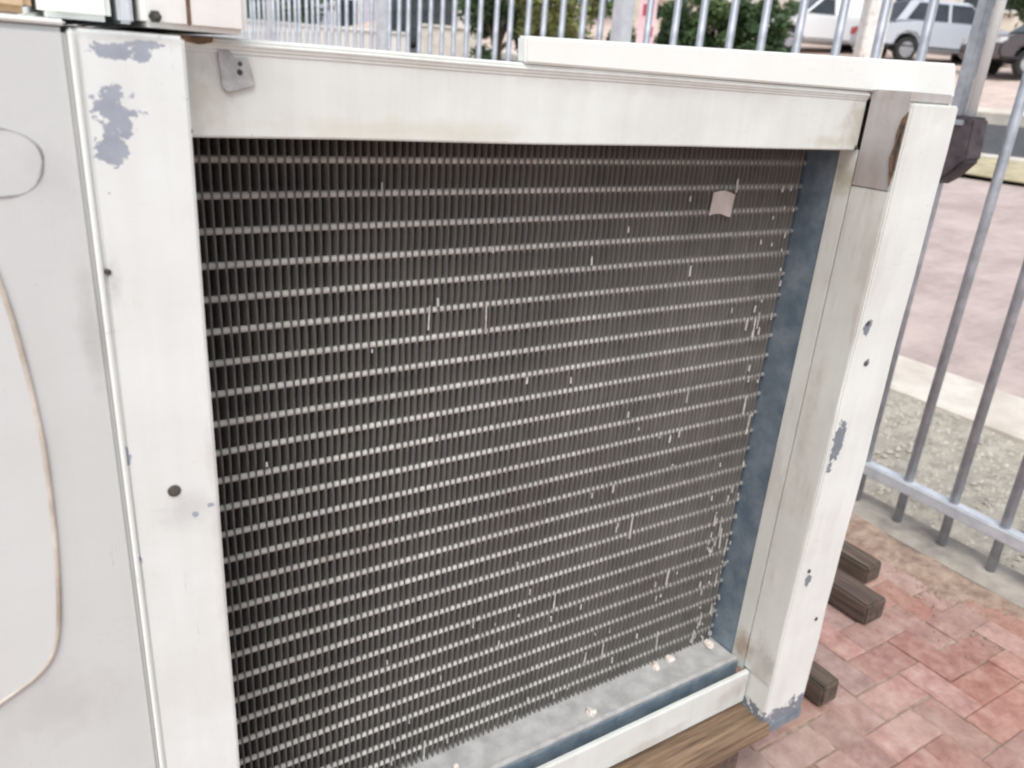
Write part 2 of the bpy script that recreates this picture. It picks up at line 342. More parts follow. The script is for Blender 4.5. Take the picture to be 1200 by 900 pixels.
sheet('dry_grass_verge', lin(8.5, 10, 10), YS, .03, 'dry', .05)
sheet('road', [10.16, 12, 14], YS, -.02, 'asphalt')
sheet('upper_paving', [14.26, 18, 22, 27, 32, 40], YS, .10, 'upper')
def kerb(name, x0, x1, h, mat, y0=-12, y1=40, n=26):
    bm = bmesh.new()
    ys = lin(y0, y1, n)
    prof = [(x0, -.2), (x0, h-.01), (x0+.012, h), (x1-.012, h), (x1, h-.01), (x1, -.2)]
    rings = [[bm.verts.new((px, y, gz(px, y)+pz)) for px, pz in prof] for y in ys]
    for a, b in zip(rings, rings[1:]):
        for i in range(len(prof)-1): bm.faces.new((a[i], b[i], b[i+1], a[i+1]))
    bm.faces.new(rings[0]); bm.faces.new(rings[-1][::-1])
    return tag(finish(bm, name, mat), kind='structure')
kerb('pale_edging', 3.10, 3.55, .018, 'kerbpale')
kerb('verge_kerb', 10.0, 10.16, .06, 'kerbpale')
kerb('far_kerb', 14.0, 14.26, .16, 'kerbpale')
kerb('fence_footing', 1.985, 2.135, .022, 'concrete', -3, 14, 120)
# real pavers in herringbone where they can be told apart
pave = sheet('brick_pavement', lin(.74, 1.984, 8), lin(-.9, 1.2, 12), -.0035, 'sand', .002)
W = .075; brick_me = []
for k in range(4):
    bm = bmesh.new(); bm_box(bm, (-2*W/2+.0008, -W/2+.0008, -.045), (2*W/2-.0008, W/2-.0008, 0)); bmesh.ops.recalc_face_normals(bm, faces=bm.faces)
    es = [e for e in bm.edges if all(v.co.z > -.001 for v in e.verts)]
    bmesh.ops.bevel(bm, geom=es, offset=.0016 + .0008*k, segments=1, affect='EDGES')
    for v in bm.verts: v.co += noise.noise_vector(v.co*23 + Vector((k*5, 0, 0)))*.0020
    me = bpy.data.meshes.new('brick'); bm.to_mesh(me); bm.free(); me.materials.append(MAT['brick']); brick_me.append(me)
for cx in range(10, 27):
    for cy in range(-12, 16):
        r = (cx - cy) % 4
        if r == 0: p = ((cx+1)*W, (cy+.5)*W, 0); rz = 0
        elif r == 3: p = ((cx+.5)*W, (cy+1)*W, 0); rz = math.pi/2
        else: continue
        if p[0] + (W if rz == 0 else W/2) > 1.985: continue
        o = bpy.data.objects.new('brick', random.choice(brick_me)); COL.objects.link(o)
        o.location = (p[0], p[1], random.uniform(-.003, .0025))
        o.rotation_euler = (random.uniform(-.012, .012), random.uniform(-.012, .012), rz + random.uniform(-.012, .012) + (math.pi if random.random() < .5 else 0))
        o.parent = pave
# sand and grit that drifted over the bricks along the footing
def grit(name, n, xr, yr, zf, size, mat, label, cat, seed=1):
    rnd = random.Random(seed); verts = []; faces = []
    for i in range(n):
        x = rnd.uniform(*xr); y = rnd.uniform(*yr); s = size*rnd.uniform(.4, 1.3)
        if name == 'drifted_grit' and rnd.random() > ((x-xr[0])/(xr[1]-xr[0]))**1.5: continue
        c = Vector((x, y, zf(x, y) + s*.2)); b = len(verts); a0 = rnd.uniform(0, 6.28)
        for k in range(5): a = a0 + k*1.2566; verts.append(c + Vector((math.cos(a)*s*rnd.uniform(.7,1.2), math.sin(a)*s*rnd.uniform(.6,1.1), -s*.3)))
        verts.append(c + Vector((rnd.uniform(-.2,.2)*s, rnd.uniform(-.2,.2)*s, s*.45)))
        for k in range(5): faces.append((b+k, b+(k+1)%5, b+5))
    me = bpy.data.meshes.new(name); me.from_pydata(verts, [], faces); me.materials.append(MAT[mat])
    return tag(place(me, name), label, cat, kind='stuff')
grit('loose_gravel', 9000, (2.14, 3.09), (-.8, 4.5), lambda x, y: gz(x, y)-.006+noise.noise(Vector((x*9, y*9, 1)))*.022, .012, 'pebble', 'loose grey gravel on the strip behind the fence', 'gravel')
grit('drifted_grit', 7000, (1.66, 2.0), (-.9, 1.4), lambda x, y: 0.0, .0045, 'sand', 'sandy grit drifted over the bricks along the fence footing', 'grit', 3)

xs, ys = lin(1.76, 1.988, 30), lin(-.9, 1.4, 240)
vs = [(x, y, .020*(x-1.76)/.228 - .011 + .011*noise.noise(Vector((x*7, y*7, 3))) + .004*noise.noise(Vector((x*40, y*40, 8)))) for x in xs for y in ys]
me = bpy.data.meshes.new('drifted_sand'); me.from_pydata(vs, [], [(i*241+j, (i+1)*241+j, (i+1)*241+j+1, i*241+j+1) for i in range(30) for j in range(240)]); me.materials.append(MAT['sand'])
tag(place(me, 'drifted_sand'), 'tongues of sand lying over the bricks along the fence footing', 'sand', kind='stuff')
# ------------------------------------------------------------------ the condenser unit
unit = thing('condenser_unit', (.15, .3, .165), 'white enamelled air-conditioning condenser with a large dusty finned coil, standing on a pallet', 'air conditioner')
TOP = GZ(.097); BOT = .168
def post(name, x0, x1, yf, yb, z0, z1, mat, nz=18):
    bm = bmesh.new(); zs = lin(z0, z1, nz)
    rings = [[bm.verts.new(p) for p in ((x0, yf, z), (x1, yf, z), (x1, yb, z), (x0, yb, z))] for z in zs]
    for a, b in zip(rings, rings[1:]):
        for i in range(4): bm.faces.new((a[i], a[(i+1)%4], b[(i+1)%4], b[i]))
    bm.faces.new(rings[0][::-1]); bm.faces.new(rings[-1])
    return finish(bm, name, mat, unit, .0022)
lp = post('corner_post', .0525, .118, -.135, -.025, BOT, GZ(.0955), 'post_left'); deform(lp, .0012, 7)
lip = box('folded_edge', (.0487, -.1372, BOT), (.0525, -.124, GZ(.0955)), 'lip', lp, .0015)
rp = post('corner_post', .958, 1.06, -.135, -.078, GZ(-.925), GZ(.088), 'post_right'); deform(rp, .0018, 8, 2)
# a dent row on the outer edge of the far post
for v in rp.data.vertices:
    if v.co.x > 1.05: v.co.x += .004*noise.noise(Vector((0, 0, v.co.z*40)))
rv = box('reveal_strip', (.9565, -.0745, GZ(-.83)), (.985, -.047, GZ(.026)), 'enamel_old', unit, .001)
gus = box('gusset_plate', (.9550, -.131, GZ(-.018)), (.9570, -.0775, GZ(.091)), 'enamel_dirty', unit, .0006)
bm = bmesh.new(); bm_prism_x(bm, [(-.1335,GZ(.078)), (-.1275,GZ(.070)), (-.1240,GZ(.052)), (-.1255,GZ(.038)), (-.1225,GZ(.022)), (-.1270,GZ(.004)), (-.1310,GZ(-.012)), (-.1335,GZ(.010))], .9534, .9549); finish(bm, 'rusted_gap_shade', 'rust', gus)  # brown sliver over the joint: rust and gap shade in one colour
bm = bmesh.new(); bm_prism_x(bm, [(-.1325,GZ(.064)), (-.1300,GZ(.060)), (-.1282,GZ(.040)), (-.1296,GZ(.018)), (-.1325,GZ(.006))], .9528, .9533); finish(bm, 'gap_shade', 'dark_hole', gus)  # dark sliver painting the shade in the gap beside the gusset
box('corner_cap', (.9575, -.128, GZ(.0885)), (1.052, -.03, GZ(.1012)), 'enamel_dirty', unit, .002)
face = box('inner_face', (.9558, -.132, GZ(-.82)), (.9572, -.0765, GZ(-.0195)), 'enamel_old', rp, .0006)
ep = box('coil_end_plate', (.9575, -.0468, GZ(-.83)), (.962, .06, GZ(.06)), 'galv_dark', unit, .0008)
foot = box('post_foot', (.9555, -.137, GZ(-.93)), (1.0615, -.0775, GZ(-.905)), 'galv_dark', rp, .003)
# top beam with a rolled upper edge
bm = bmesh.new(); xs = lin(.1185, .9555, 14)
prof = [(-.073, GZ(.0255)), (-.073, GZ(.088)), (-.0760, GZ(.0915)), (-.0765, GZ(.0955)), (-.073, GZ(.0985)), (-.03, GZ(.0985)), (-.03, GZ(.0255))]
rings = [[bm.verts.new((x, y, z)) for y, z in prof] for x in xs]
for a, b in zip(rings, rings[1:]):
    for i in range(len(prof)): bm.faces.new((a[i], a[(i+1)%len(prof)], b[(i+1)%len(prof)], b[i]))
bm.faces.new(rings[0]); bm.faces.new(rings[-1][::-1])
beam = finish(bm, 'top_beam', 'enamel', unit, .0015); deform(beam, .0010, 5, 4)
# bottom rail, sill (drain pan) with raised lip and groove
bm = bmesh.new(); bm_prism_x(bm, [(-.0905, GZ(-.885)), (-.0905, GZ(-.8235)), (-.0895, GZ(-.821)), (-.083, GZ(-.8215)), (-.081, GZ(-.824)), (-.081, GZ(-.885))], .1185, .9555)
rail = finish(bm, 'bottom_rail', 'enamel', unit, .001); 
bm = bmesh.new(); bm_prism_x(bm, [(.06, GZ(-.817)), (-.0535, GZ(-.817)), (-.0555, GZ(-.8125)), (-.0585, GZ(-.8125)), (-.0605, GZ(-.817)), (-.0615, GZ(-.868)), (.06, GZ(-.868))], .1185, .9560)
pan = finish(bm, 'drain_pan', 'galv_pan', unit, .0008)
box('groove_shade', (.1187, -.0640, GZ(-.868)), (.9558, -.0620, GZ(-.8195)), 'galv_dark', unit, .0004)  # dark sheet added in the groove, its shade put into the colour
box('base_frame', (-.70, -.08, BOT), (.953, .74, GZ(-.872)), 'galv_dark', unit, .003)
# coil: shade backing, tubes, fins
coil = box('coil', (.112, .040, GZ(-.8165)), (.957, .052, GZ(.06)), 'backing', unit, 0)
p = .03175
bm = bmesh.new(); bm_tube(bm, [(.112, 0, 0), (.957, 0, 0)], .0035, 10)
tb = bmesh.ops.recalc_face_normals(bm, faces=bm.faces); tm = bpy.data.meshes.new('tube'); bm.to_mesh(tm); bm.free(); tm.materials.append(MAT['tube'])
for q_ in tm.polygons: q_.use_smooth = True
for i in range(-1, 26):
    place(tm, 'tube', coil, (0, .0042 + random.uniform(-.0004,.0004), GZ(-i*p)))
fins = []
for k in range(7):
    bm = bmesh.new(); zs = lin(GZ(-.8165), GZ(.06), 14); th = .00085
    rings = []
    for i, z in enumerate(zs):
        dx = noise.noise(Vector((k*7.3, z*6, 0)))*.0011; dt = noise.noise(Vector((k*7.3, z*16, 5)))*.0012
        rings.append([bm.verts.new(c) for c in ((dx+dt-th, -.0012, z), (dx+dt+th, -.0012, z), (dx+th*.6, .040, z), (dx-th*.6, .040, z))])
    for a, b in zip(rings, rings[1:]):
        for i in range(4): bm.faces.new((a[i], a[(i+1)%4], b[(i+1)%4], b[i]))
    bm.faces.new(rings[0][::-1]); bm.faces.new(rings[-1]); bmesh.ops.recalc_face_normals(bm, faces=bm.faces)
    me = bpy.data.meshes.new('fin'); bm.to_mesh(me); bm.free(); me.materials.append(MAT['fin']); me.materials.append(MAT['fin_edge']); fins.append(me)
    for q_ in me.polygons:
        if abs(q_.normal.y) > .7 and q_.center.y < .01: q_.material_index = 1
x = .117; 
while x < .953:
    place(random.choice(fins), 'fin', coil, (x, random.uniform(-.0006,.0006), 0)); x += .0082*random.uniform(.96, 1.04)
# lint and bent flecks caught in the fins
rnd = random.Random(11); verts = []; faces = []
for i in range(150):
    u = rnd.random()**.6; xx = .14 + .81*u if i < 85 else rnd.uniform(.885, .955); zz = GZ(rnd.uniform(-.81, -.02) if rnd.random() < .7 else rnd.uniform(-.81, -.6))
    h = rnd.uniform(.0015, .006) if rnd.random() < .88 else rnd.uniform(.008, .020); ww = rnd.uniform(.0005, .0013); yy = -.0022 - rnd.random()*.0012; s = rnd.uniform(-.1, .1)*h
    b = len(verts)
    for (a, c, d) in ((-ww, -h, 0), (ww, -h, .0006), (ww*.8, h, .0004), (-ww*.7, h, 0)): verts.append((xx+a+s*(1 if c > 0 else -1), yy-d, zz+c))
    for (a, c, d) in ((-ww, -h, 0), (ww, -h, .0006), (ww*.8, h, .0004), (-ww*.7, h, 0)): verts.append((xx+a+s*(1 if c > 0 else -1), yy+.0014, zz+c))
    faces += [(b,b+1,b+2,b+3), (b+4,b+7,b+6,b+5), (b,b+4,b+5,b+1), (b+2,b+6,b+7,b+3), (b,b+3,b+7,b+4), (b+1,b+5,b+6,b+2)]
me = bpy.data.meshes.new('lint'); me.from_pydata(verts, [], faces); me.materials.append(MAT['lint']); tag(place(me, 'lint', coil), kind='stuff')
# shell of the unit: left door, hatch, sides, back, lid
door = box('door_panel', (-.70, -.1335, .19), (.0484, -.11, GZ(.0955)), 'enamel_grey', unit, .003)
box('door_lip', (-.70, -.1350, GZ(.0965)), (.0484, -.08, GZ(.1003)), 'strip', door, .0015)
def hatch_outline():
    pts = [(-.075,-.404), (-.052,-.395), (-.031,-.383), (-.018,-.368), (-.0115,-.348), (-.0075,-.322), (-.003,-.27), (-.0005,-.21), (-.0005,-.17), (-.004,-.11), (-.009,-.066), (-.017,-.03), (-.03,-.012), (-.06,-.004), (-.12,0), (-.34,0), (-.40,-.01), (-.425,-.05), (-.432,-.12), (-.432,-.30), (-.424,-.37), (-.39,-.402), (-.33,-.410), (-.15,-.412)]
    return [(a, GZ(c)) for a, c in pts]
def smooth_loop(pts, n=4):
    out = []; L = len(pts)
    for i in range(L):
        p0, p1, p2, p3 = (Vector(pts[(i+k-1) % L]) for k in range(4))
        for j in range(n):
            t = j/n; out.append(tuple(.5*((2*p1) + (p2-p0)*t + (2*p0-5*p1+4*p2-p3)*t*t + (3*p1-p0-3*p2+p3)*t**3)))
    return out
ho = smooth_loop(hatch_outline())
bm = bmesh.new(); bm_prism(bm, ho, -.1358, -.133); finish(bm, 'hatch', 'enamel_hatch', door, 0)
bm = bmesh.new(); bm_tube(bm, [(a, -.1348, c) for a, c in ho], .0021, 8, closed=True); finish(bm, 'hatch_seal', 'sealant', door, smooth=True)
ring = [( .001+.0245*math.cos(a)*(1+.05*math.sin(3*a)), -.1337, GZ(.0135)+.0225*math.sin(a)*(1+.06*math.cos(2*a))) for a in [2*math.pi*i/40 for i in range(40)]]
bm = bmesh.new(); bm_tube(bm, ring, [.00055+.0004*math.sin(i*.7) for i in range(40)], 6, closed=True); finish(bm, 'knockout_ring', 'ring', door, smooth=True)
box('side_panel', (1.045, -.077, BOT), (1.056, .755, TOP-.002), 'enamel', unit, .003)
box('side_panel', (-.712, -.128, BOT), (-.701, .755, TOP-.002), 'enamel', unit, .003)
box('back_panel', (-.70, .745, BOT), (1.044, .756, TOP-.002), 'enamel', unit, .003)
box('lid', (-.712, -.029, TOP-.0012), (1.056, .757, TOP+.0012), 'enamel', unit, .001)
# bracket, screws
bm = bmesh.new(); bm_prism(bm, [(.1525, GZ(.0885)), (.1545, GZ(.0625)), (.1580, GZ(.0595)), (.1765, GZ(.0640)), (.1795, GZ(.0670)), (.1745, GZ(.0855)), (.1655, GZ(.0835)), (.1610, GZ(.0895))], -.0768, -.0745)
brk = finish(bm, 'bracket', 'zinc', unit, .0005)
def screw(parent, x, y, z, r, mat='dark_hole', name='screw'):
    bm = bmesh.new(); bm_tube(bm, [(x, y+.002, z), (x, y-.0006, z), (x, y-.0014, z)], [r, r, r*.7], 10); return finish(bm, name, mat, parent, smooth=False)
screw(brk, .1685, -.0768, GZ(.0805), .0017); screw(brk, .1680, -.0768, GZ(.0745), .0021)
bm = bmesh.new(); bm_prism(bm, [(.1190, GZ(.0975)), (.1190, GZ(.0905)), (.1215, GZ(.0925)), (.1290, GZ(.0935)), (.1400, GZ(.0920)), (.1490, GZ(.0940)), (.1500, GZ(.0975))], -.0775, -.0740); finish(bm, 'rusty_tab', 'rust', unit, .0004)
screw(lp, .084, -.135, GZ(-.242), .0052); screw(lp, .0555, -.135, GZ(-.0605), .0022)
screw(beam, .1285, -.073, GZ(.030), .0026); screw(beam, .952, -.073, GZ(.029), .0032)
for x_, z_ in ((.9935, -.256), (.975, -.195), (.982, -.60), (1.035, -.71)): screw(rp, x_, -.1352, GZ(z_), .0035)
# ------------------------------------------------------------------ loose things on and around the unit
bm = bmesh.new(); zb = GZ(.0975)
v = [bm.verts.new(c) for c in ((.427,-.079,zb), (1.140,-.079,zb+.0012), (1.140,-.064,zb+.0012), (.427,-.064,zb), (.425,-.079,GZ(.1210)), (1.123,-.079,GZ(.1420)), (1.123,-.064,GZ(.1420)), (.425,-.064,GZ(.1210)))]
for f in ((0,3,2,1), (4,5,6,7), (0,1,5,4), (1,2,6,5), (2,3,7,6), (3,0,4,7)): bm.faces.new([v[i] for i in f])
tag(finish(bm, 'loose_strip', 'strip', None, .002), 'long bright white metal strip lying along the top of the condenser', 'metal strip')
pa = box('metal_casing', (.098, -.100, GZ(.1005)), (.1695, .25, GZ(.26)), 'rusty_panel', None, .004)
tag(pa, 'upright white metal casing with a rust streak and dark bolt on the condenser', 'casing')
bm = bmesh.new(); bm_tube(bm, [(.1065, -.0985, GZ(.1075)), (.1065, -.1035, GZ(.1075))], .0042, 6); bm_tube(bm, [(.1065, -.1025, GZ(.1075)), (.1065, -.1075, GZ(.1085))], .0022, 8); finish(bm, 'bolt', 'dark_hole', pa)
box('rust_strip', (.1275, -.1012, GZ(.1035)), (.1305, -.0990, GZ(.2)), 'rust', pa, .001)
pb = box('metal_casing', (.0365, -.097, GZ(.1015)), (.0800, .22, GZ(.25)), 'strip', None, .004); tag(pb, 'plain white metal casing standing on the door side of the condenser', 'casing')
pc = box('metal_channel', (.0845, -.090, GZ(.1015)), (.0945, .22, GZ(.24)), 'galv_bright', None, .002); tag(pc, 'narrow pale grey channel between two white upright casings', 'channel')
pd = box('clay_block', (-.06, -.095, GZ(.1025)), (.033, .0, GZ(.15)), 'block', None, .005); deform(pd, .003, 40); tag(pd, 'orange beige clay block lying on top of the condenser door', 'block')
# paper scrap
bm = bmesh.new(); g = 5; vv = [[bm.verts.new((.7765 + .040*i/g + .002*(j/g), -.0035 - .0035*math.sin(i/g*3.0)*(.5+j/g*.6), GZ(-.067 + .030*j/g) + .003*math.sin(i*.9))) for j in range(g+1)] for i in range(g+1)]
for i in range(g):
    for j in range(g): bm.faces.new((vv[i][j], vv[i+1][j], vv[i+1][j+1], vv[i][j+1]))
bmesh.ops.solidify(bm, geom=bm.faces[:], thickness=.0006)
tag(finish(bm, 'paper_scrap', 'paper', None), 'small square of bleached paper stuck to the coil fins', 'paper')
def crumb(x, y, z, s, label, seed):
    bm = bmesh.new(); bmesh.ops.create_icosphere(bm, subdivisions=2, radius=s)
    for v in bm.verts:
        v.co *= 1 + .7*noise.noise(v.co*(.9/s) + Vector((seed*9, 0, 0))); v.co.z *= .6; v.co.z = max(v.co.z, -.3*s)
    o = finish(bm, 'plaster_crumb', 'plaster'); o.location = (x, y, z + .3*s); tag(o, label, 'debris')
crumb(.655, -.040, GZ(-.817), .0075, 'pale plaster crumb alone in the middle of the dusty sill', 1)
crumb(.815, -.010, GZ(-.817), .0075, 'pinkish plaster crumb on the sill against the fins', 2)
crumb(.848, -.008, GZ(-.817), .008, 'white plaster crumb beside a pinkish one against the fins', 3)
crumb(.936, -.014, GZ(-.817), .010, 'grey white plaster lump in the sill corner by the end plate', 4)
crumb(.425, -.030, GZ(-.817), .0045, 'tiny plaster crumb on the sill far from the other crumbs', 5)

# pallet
pal = thing('wooden_pallet', (.15, .3, 0), 'weathered brown wooden pallet under the condenser', 'pallet')
for i, (y0, y1) in enumerate(((-.146, -.035), (.03, .13), (.2, .3), (.37, .47), (.54, .64), (.68, .78))):
    b = box('deck_board', (-.72, y0, .140), (.968 - .01*(i % 3), y1, .1645), 'wood', pal, .003)
    deform(b, .0025, 5, i)
for x0 in (-.70, .12, .845): box('bearer', (x0, -.125, .022), (x0+.085, .775, .1385), 'wood_y', pal, .004)
for y0 in (-.14, .30, .66): box('bottom_board', (-.71, y0, .002), (.95, y0+.09, .0205), 'wood', pal, .003)
# battens on the bricks between the unit and the fence
for (x_, ye, wd, ht, L, lab) in ((1.745, .160, .065, .050, .95, 'short dark wooden batten end nearest the fence footing'),
                                (1.60, .055, .075, .055, 1.0, 'thick dark wooden batten lying between two thinner battens'),
                                (1.275, -.065, .055, .050, .9, 'brown wooden batten end lying closest to the condenser post')):
    b = box('wooden_batten', (x_-wd/2, ye, .004), (x_+wd/2, ye+L, .004+ht), 'wood_y', None, .005); deform(b, .004, 14, x_)
    tag(b, lab, 'batten')

# ------------------------------------------------------------------ fence
XF = 2.06
fence = thing('steel_fence', (XF, 3, .02), 'galvanised steel fence of upright round bars beside the brick yard', 'fence')
bm = bmesh.new(); bm_tube(bm, [(0,0,.0), (0,0,1.85)], .0125, 10); bmesh.ops.recalc_face_normals(bm, faces=bm.faces)
bar_me = bpy.data.meshes.new('bar'); bm.to_mesh(bar_me); bm.free(); bar_me.materials.append(MAT['galv'])
for q_ in bar_me.polygons: q_.use_smooth = True
y = -1.05 + .0
BY = []
k = 0
while y < 12:
    if min(abs(y-a) for a in (1.80, 4.05, 6.3, 8.55, 10.8)) > .06:
        place(bar_me, 'bar', fence, (XF, y, .016)).rotation_euler = (random.uniform(-.004,.004), random.uniform(-.004,.004), 0)
    y += .135
for z in (.135, 1.72):
    bm = bmesh.new(); bm_box(bm, (XF-.019, -1.1, z-.018), (XF+.019, 12.0, z+.018)); finish(bm, 'rail', 'galv_bright', fence, .004)
for y in (1.80, 4.05, 6.3, 8.55, 10.8):
    pst = box('fence_post', (XF-.03, y-.03, .016), (XF+.03, y+.03, 1.93), 'galv_bright', fence, .004)
    bm = bmesh.new(); v = [bm.verts.new((XF+a, y+b, 1.93)) for a, b in ((-.033,-.033), (.033,-.033), (.033,.033), (-.033,.033))]; t_ = bm.verts.new((XF, y, 1.955))
    bm.faces.new(v[::-1]); [bm.faces.new((v[i], v[(i+1)%4], t_)) for i in range(4)]; finish(bm, 'cap', 'galv', pst)
# post standing in a dark socket strapped to the fence
ps = thing('socketed_post', (XF-.05, .40, GZ(-.09)), 'square pale steel post standing in a dark weathered socket strapped to the fence', 'post')
bm = bmesh.new(); bm_prism_x(bm, [(.340, GZ(-.035)), (.372, GZ(-.075)), (.405, GZ(-.098)), (.432, GZ(-.088)), (.452, GZ(.06)), (.455, GZ(.07)), (.345, GZ(.066))], XF-.085, XF-.016)
so = finish(bm, 'socket', 'socket', ps, .006); deform(so, .005, 22)
box('upright', (XF-.060, .398, GZ(.03)), (XF-.030, .426, GZ(.9)), 'galv', ps, .004)
bm = bmesh.new(); bm_tube(bm, [(XF-.052, .374, GZ(.03)), (XF-.052, .374, GZ(.9))], .0115, 12); finish(bm, 'pipe', 'lip', ps, smooth=True)
box('strap', (XF-.09, .366, GZ(.045)), (XF-.0150, .434, GZ(.058)), 'galv', ps, .002)

# ------------------------------------------------------------------ background: cars
def car(loc, rz, paintm, label, van=False):
    root = thing('parked_car', (loc[0], loc[1], gz(loc[0], loc[1]) + .11), label, 'car', None, rz)
    L, Wd = 4.2, 1.68
    def P(bm_fn, name, mat, parent, bevel=0, smooth=False):
        bm = bmesh.new(); bm_fn(bm); bmesh.ops.recalc_face_normals(bm, faces=bm.faces)
        if bevel: bmesh.ops.bevel(bm, geom=[e for e in bm.edges if len(e.link_faces) == 2 and e.calc_face_angle(0) > .4], offset=bevel, segments=2, affect='EDGES', clamp_overlap=True)
        me = bpy.data.meshes.new(name); bm.to_mesh(me); bm.free(); me.materials.append(MAT[mat])
        if smooth:
            for q in me.polygons: q.use_smooth = True
        o = bpy.data.objects.new(name, me); COL.objects.link(o); o.parent = parent; return o
    low = [(-2.08,.30), (-2.10,.55), (-2.02,.80), (-1.2,.90), (.95,.90), (1.75,.80), (2.06,.66), (2.10,.45), (2.05,.28), (1.70,.24), (1.62,.50), (1.40,.62), (1.15,.60), (.98,.42), (.92,.22), (-.92,.22), (-.98,.42), (-1.15,.60), (-1.40,.62), (-1.62,.50), (-1.70,.24)]
    body = P(lambda b: bm_prism(b, low, -Wd/2, Wd/2), 'body', paintm, root, .05)
    def cabin(b, k=0.0, grow=1.0):
        bot = [(-1.75,.86), (1.05,.86)]; top = [(-1.30,1.42), (.30,1.44)]
        pts = []
        for (xx, zz), hw in ((bot[0], .80), (bot[1], .80), (top[1], .62), (top[0], .62)): pts.append((b.verts.new((xx, -hw, zz)), b.verts.new((xx, hw, zz))))
        n = 4
        for i in range(n):
            a, c = pts[i], pts[(i+1) % n]; b.faces.new((a[0], a[1], c[1], c[0]))
        b.faces.new([q[0] for q in pts]); b.faces.new([q[1] for q in pts][::-1])
    cab = P(cabin, 'cabin', paintm, root, .05)
    for sd_ in (-1, 1):
        def win(b, x0, x1, x2, x3):
            def yy(z): return sd_*(.80 - .18*(z-.86)/.57 + .006)
            q = [(x0, .93), (x1, .93), (x2, 1.36), (x3, 1.36)]
            o1 = [b.verts.new((a, yy(c), c)) for a, c in q]; o2 = [b.verts.new((a, yy(c)-sd_*.02, c)) for a, c in q]
            b.faces.new(o1); b.faces.new(o2[::-1])
            for i in range(4): b.faces.new((o1[i], o1[(i+1)%4], o2[(i+1)%4], o2[i]))
        P(lambda b: win(b, .02 if van else -.22, .86, .33, .02 if van else -.22), 'side_window', 'glass', cab)
        if not van: P(lambda b: win(b, -1.45, -.30, -.30, -1.12), 'side_window', 'glass', cab)
        for wx in (-1.3, 1.3):
            def wheel(b, r, y0, y1): bm_tube(b, [(wx, sd_*y0, .30-.09), (wx, sd_*y1, .30-.09)], r, 20)
            tyre = P(lambda b: wheel(b, .30, .64, .83), 'wheel', 'tyre', root, .02)
            P(lambda b: wheel(b, .19, .80, .838), 'rim', 'rim', tyre)
        def lamp(b, x0, x1, z0, z1): bm_box(b, (x0, sd_*.55, z0), (x1, sd_*.80, z1))
        P(lambda b: lamp(b, 1.93, 2.085, .60, .72), 'headlight', 'lamp_clear', root)
        P(lambda b: lamp(b, -2.115, -2.0, .58, .76), 'tail_light', 'lamp_red', root)
    def shield(b, xb, zb_, xt, zt, off):
        q = [(xb, -.74, zb_), (xb, .74, zb_), (xt, .58, zt), (xt, -.58, zt)]
        a = [b.verts.new((x+off, y, z+.012)) for x, y, z in q]; c = [b.verts.new((x-off*.3, y, z-.01)) for x, y, z in q]
        b.faces.new(a); b.faces.new(c[::-1])
        for i in range(4): b.faces.new((a[i], a[(i+1)%4], c[(i+1)%4], c[i]))
    P(lambda b: shield(b, .98, .92, .36, 1.39, .02), 'windscreen', 'glass', cab)
    P(lambda b: shield(b, -1.70, .92, -1.33, 1.38, -.02), 'rear_window', 'glass', cab)
    P(lambda b: bm_box(b, (-1.98, -.84, .26), (1.98, .84, .34)), 'sill_trim', 'tyre', root, .02)
    return root
car((21.1, 16.1), R(157), 'car_white', 'white parked panel car facing the hedge behind the fence', van=True)
car((22.1, 12.95), R(-27), 'car_silver', 'silver blue parked car between the white pillar and the socketed post')
car((21.9, 9.6), R(150), 'car_dark', 'dark parked car beyond the far kerb')
# ------------------------------------------------------------------ background: buildings, walls, pillar, sign
def building(name, c, rz, L, D, H, wall, label, wins, door=None, roof=True):
    z0 = gz(c[0], c[1]) - .3
    root = thing(name, (c[0], c[1], z0), label, 'building', None, rz)
    def add(a, b, nm, mat, par=root, bev=.01):
        bm = bmesh.new(); bm_box(bm, a, b); bmesh.ops.recalc_face_normals(bm, faces=bm.faces)
        if bev: bmesh.ops.bevel(bm, geom=bm.edges[:], offset=bev, segments=1, affect='EDGES')
        me = bpy.data.meshes.new(nm); bm.to_mesh(me); bm.free(); me.materials.append(MAT[mat]); o = bpy.data.objects.new(nm, me); COL.objects.link(o); o.parent = par; return o
    add((-L/2, 0, 0), (L/2, D, H), 'wall', wall)
    add((-L/2-.03, -.04, 0), (L/2+.03, -.002, .45), 'plinth', 'concrete')
    for (x, z, ww, hh) in wins:
        f = add((x-ww/2-.07, -.06, z-.07), (x+ww/2+.07, .0, z+hh+.07), 'window', 'frame_w')
        n = max(1, round(ww/.8))
        for k in range(n):
            a = x - ww/2 + ww*k/n; add((a+.03, -.075, z+.03), (a+ww/n-.03, -.061, z+hh-.03), 'pane', 'glass', f, 0)
        add((x-ww/2-.12, -.14, z-.13), (x+ww/2+.12, -.0, z-.072), 'sill', 'kerbpale', f)
    for (x, ww, hh) in (door or ()):
        g_ = add((x-ww/2, -.05, 0), (x+ww/2, .0, hh), 'garage_door', 'garage')
        for k in range(1, 5): add((x-ww/2+.05, -.07, hh*k/5-.02), (x+ww/2-.05, -.051, hh*k/5+.02), 'panel_ridge', 'garage', g_, 0)
    if roof:
        bm = bmesh.new(); bm_prism_x(bm, [(-.5, H), (D/2, H+1.6), (D+.5, H), (D+.5, H-.12), (-.5, H-.12)], -L/2-.4, L/2+.4); bmesh.ops.recalc_face_normals(bm, faces=bm.faces)
        me = bpy.data.meshes.new('roof'); bm.to_mesh(me); bm.free(); me.materials.append(MAT['roof']); o = bpy.data.objects.new('roof', me); COL.objects.link(o); o.parent = root
    return root
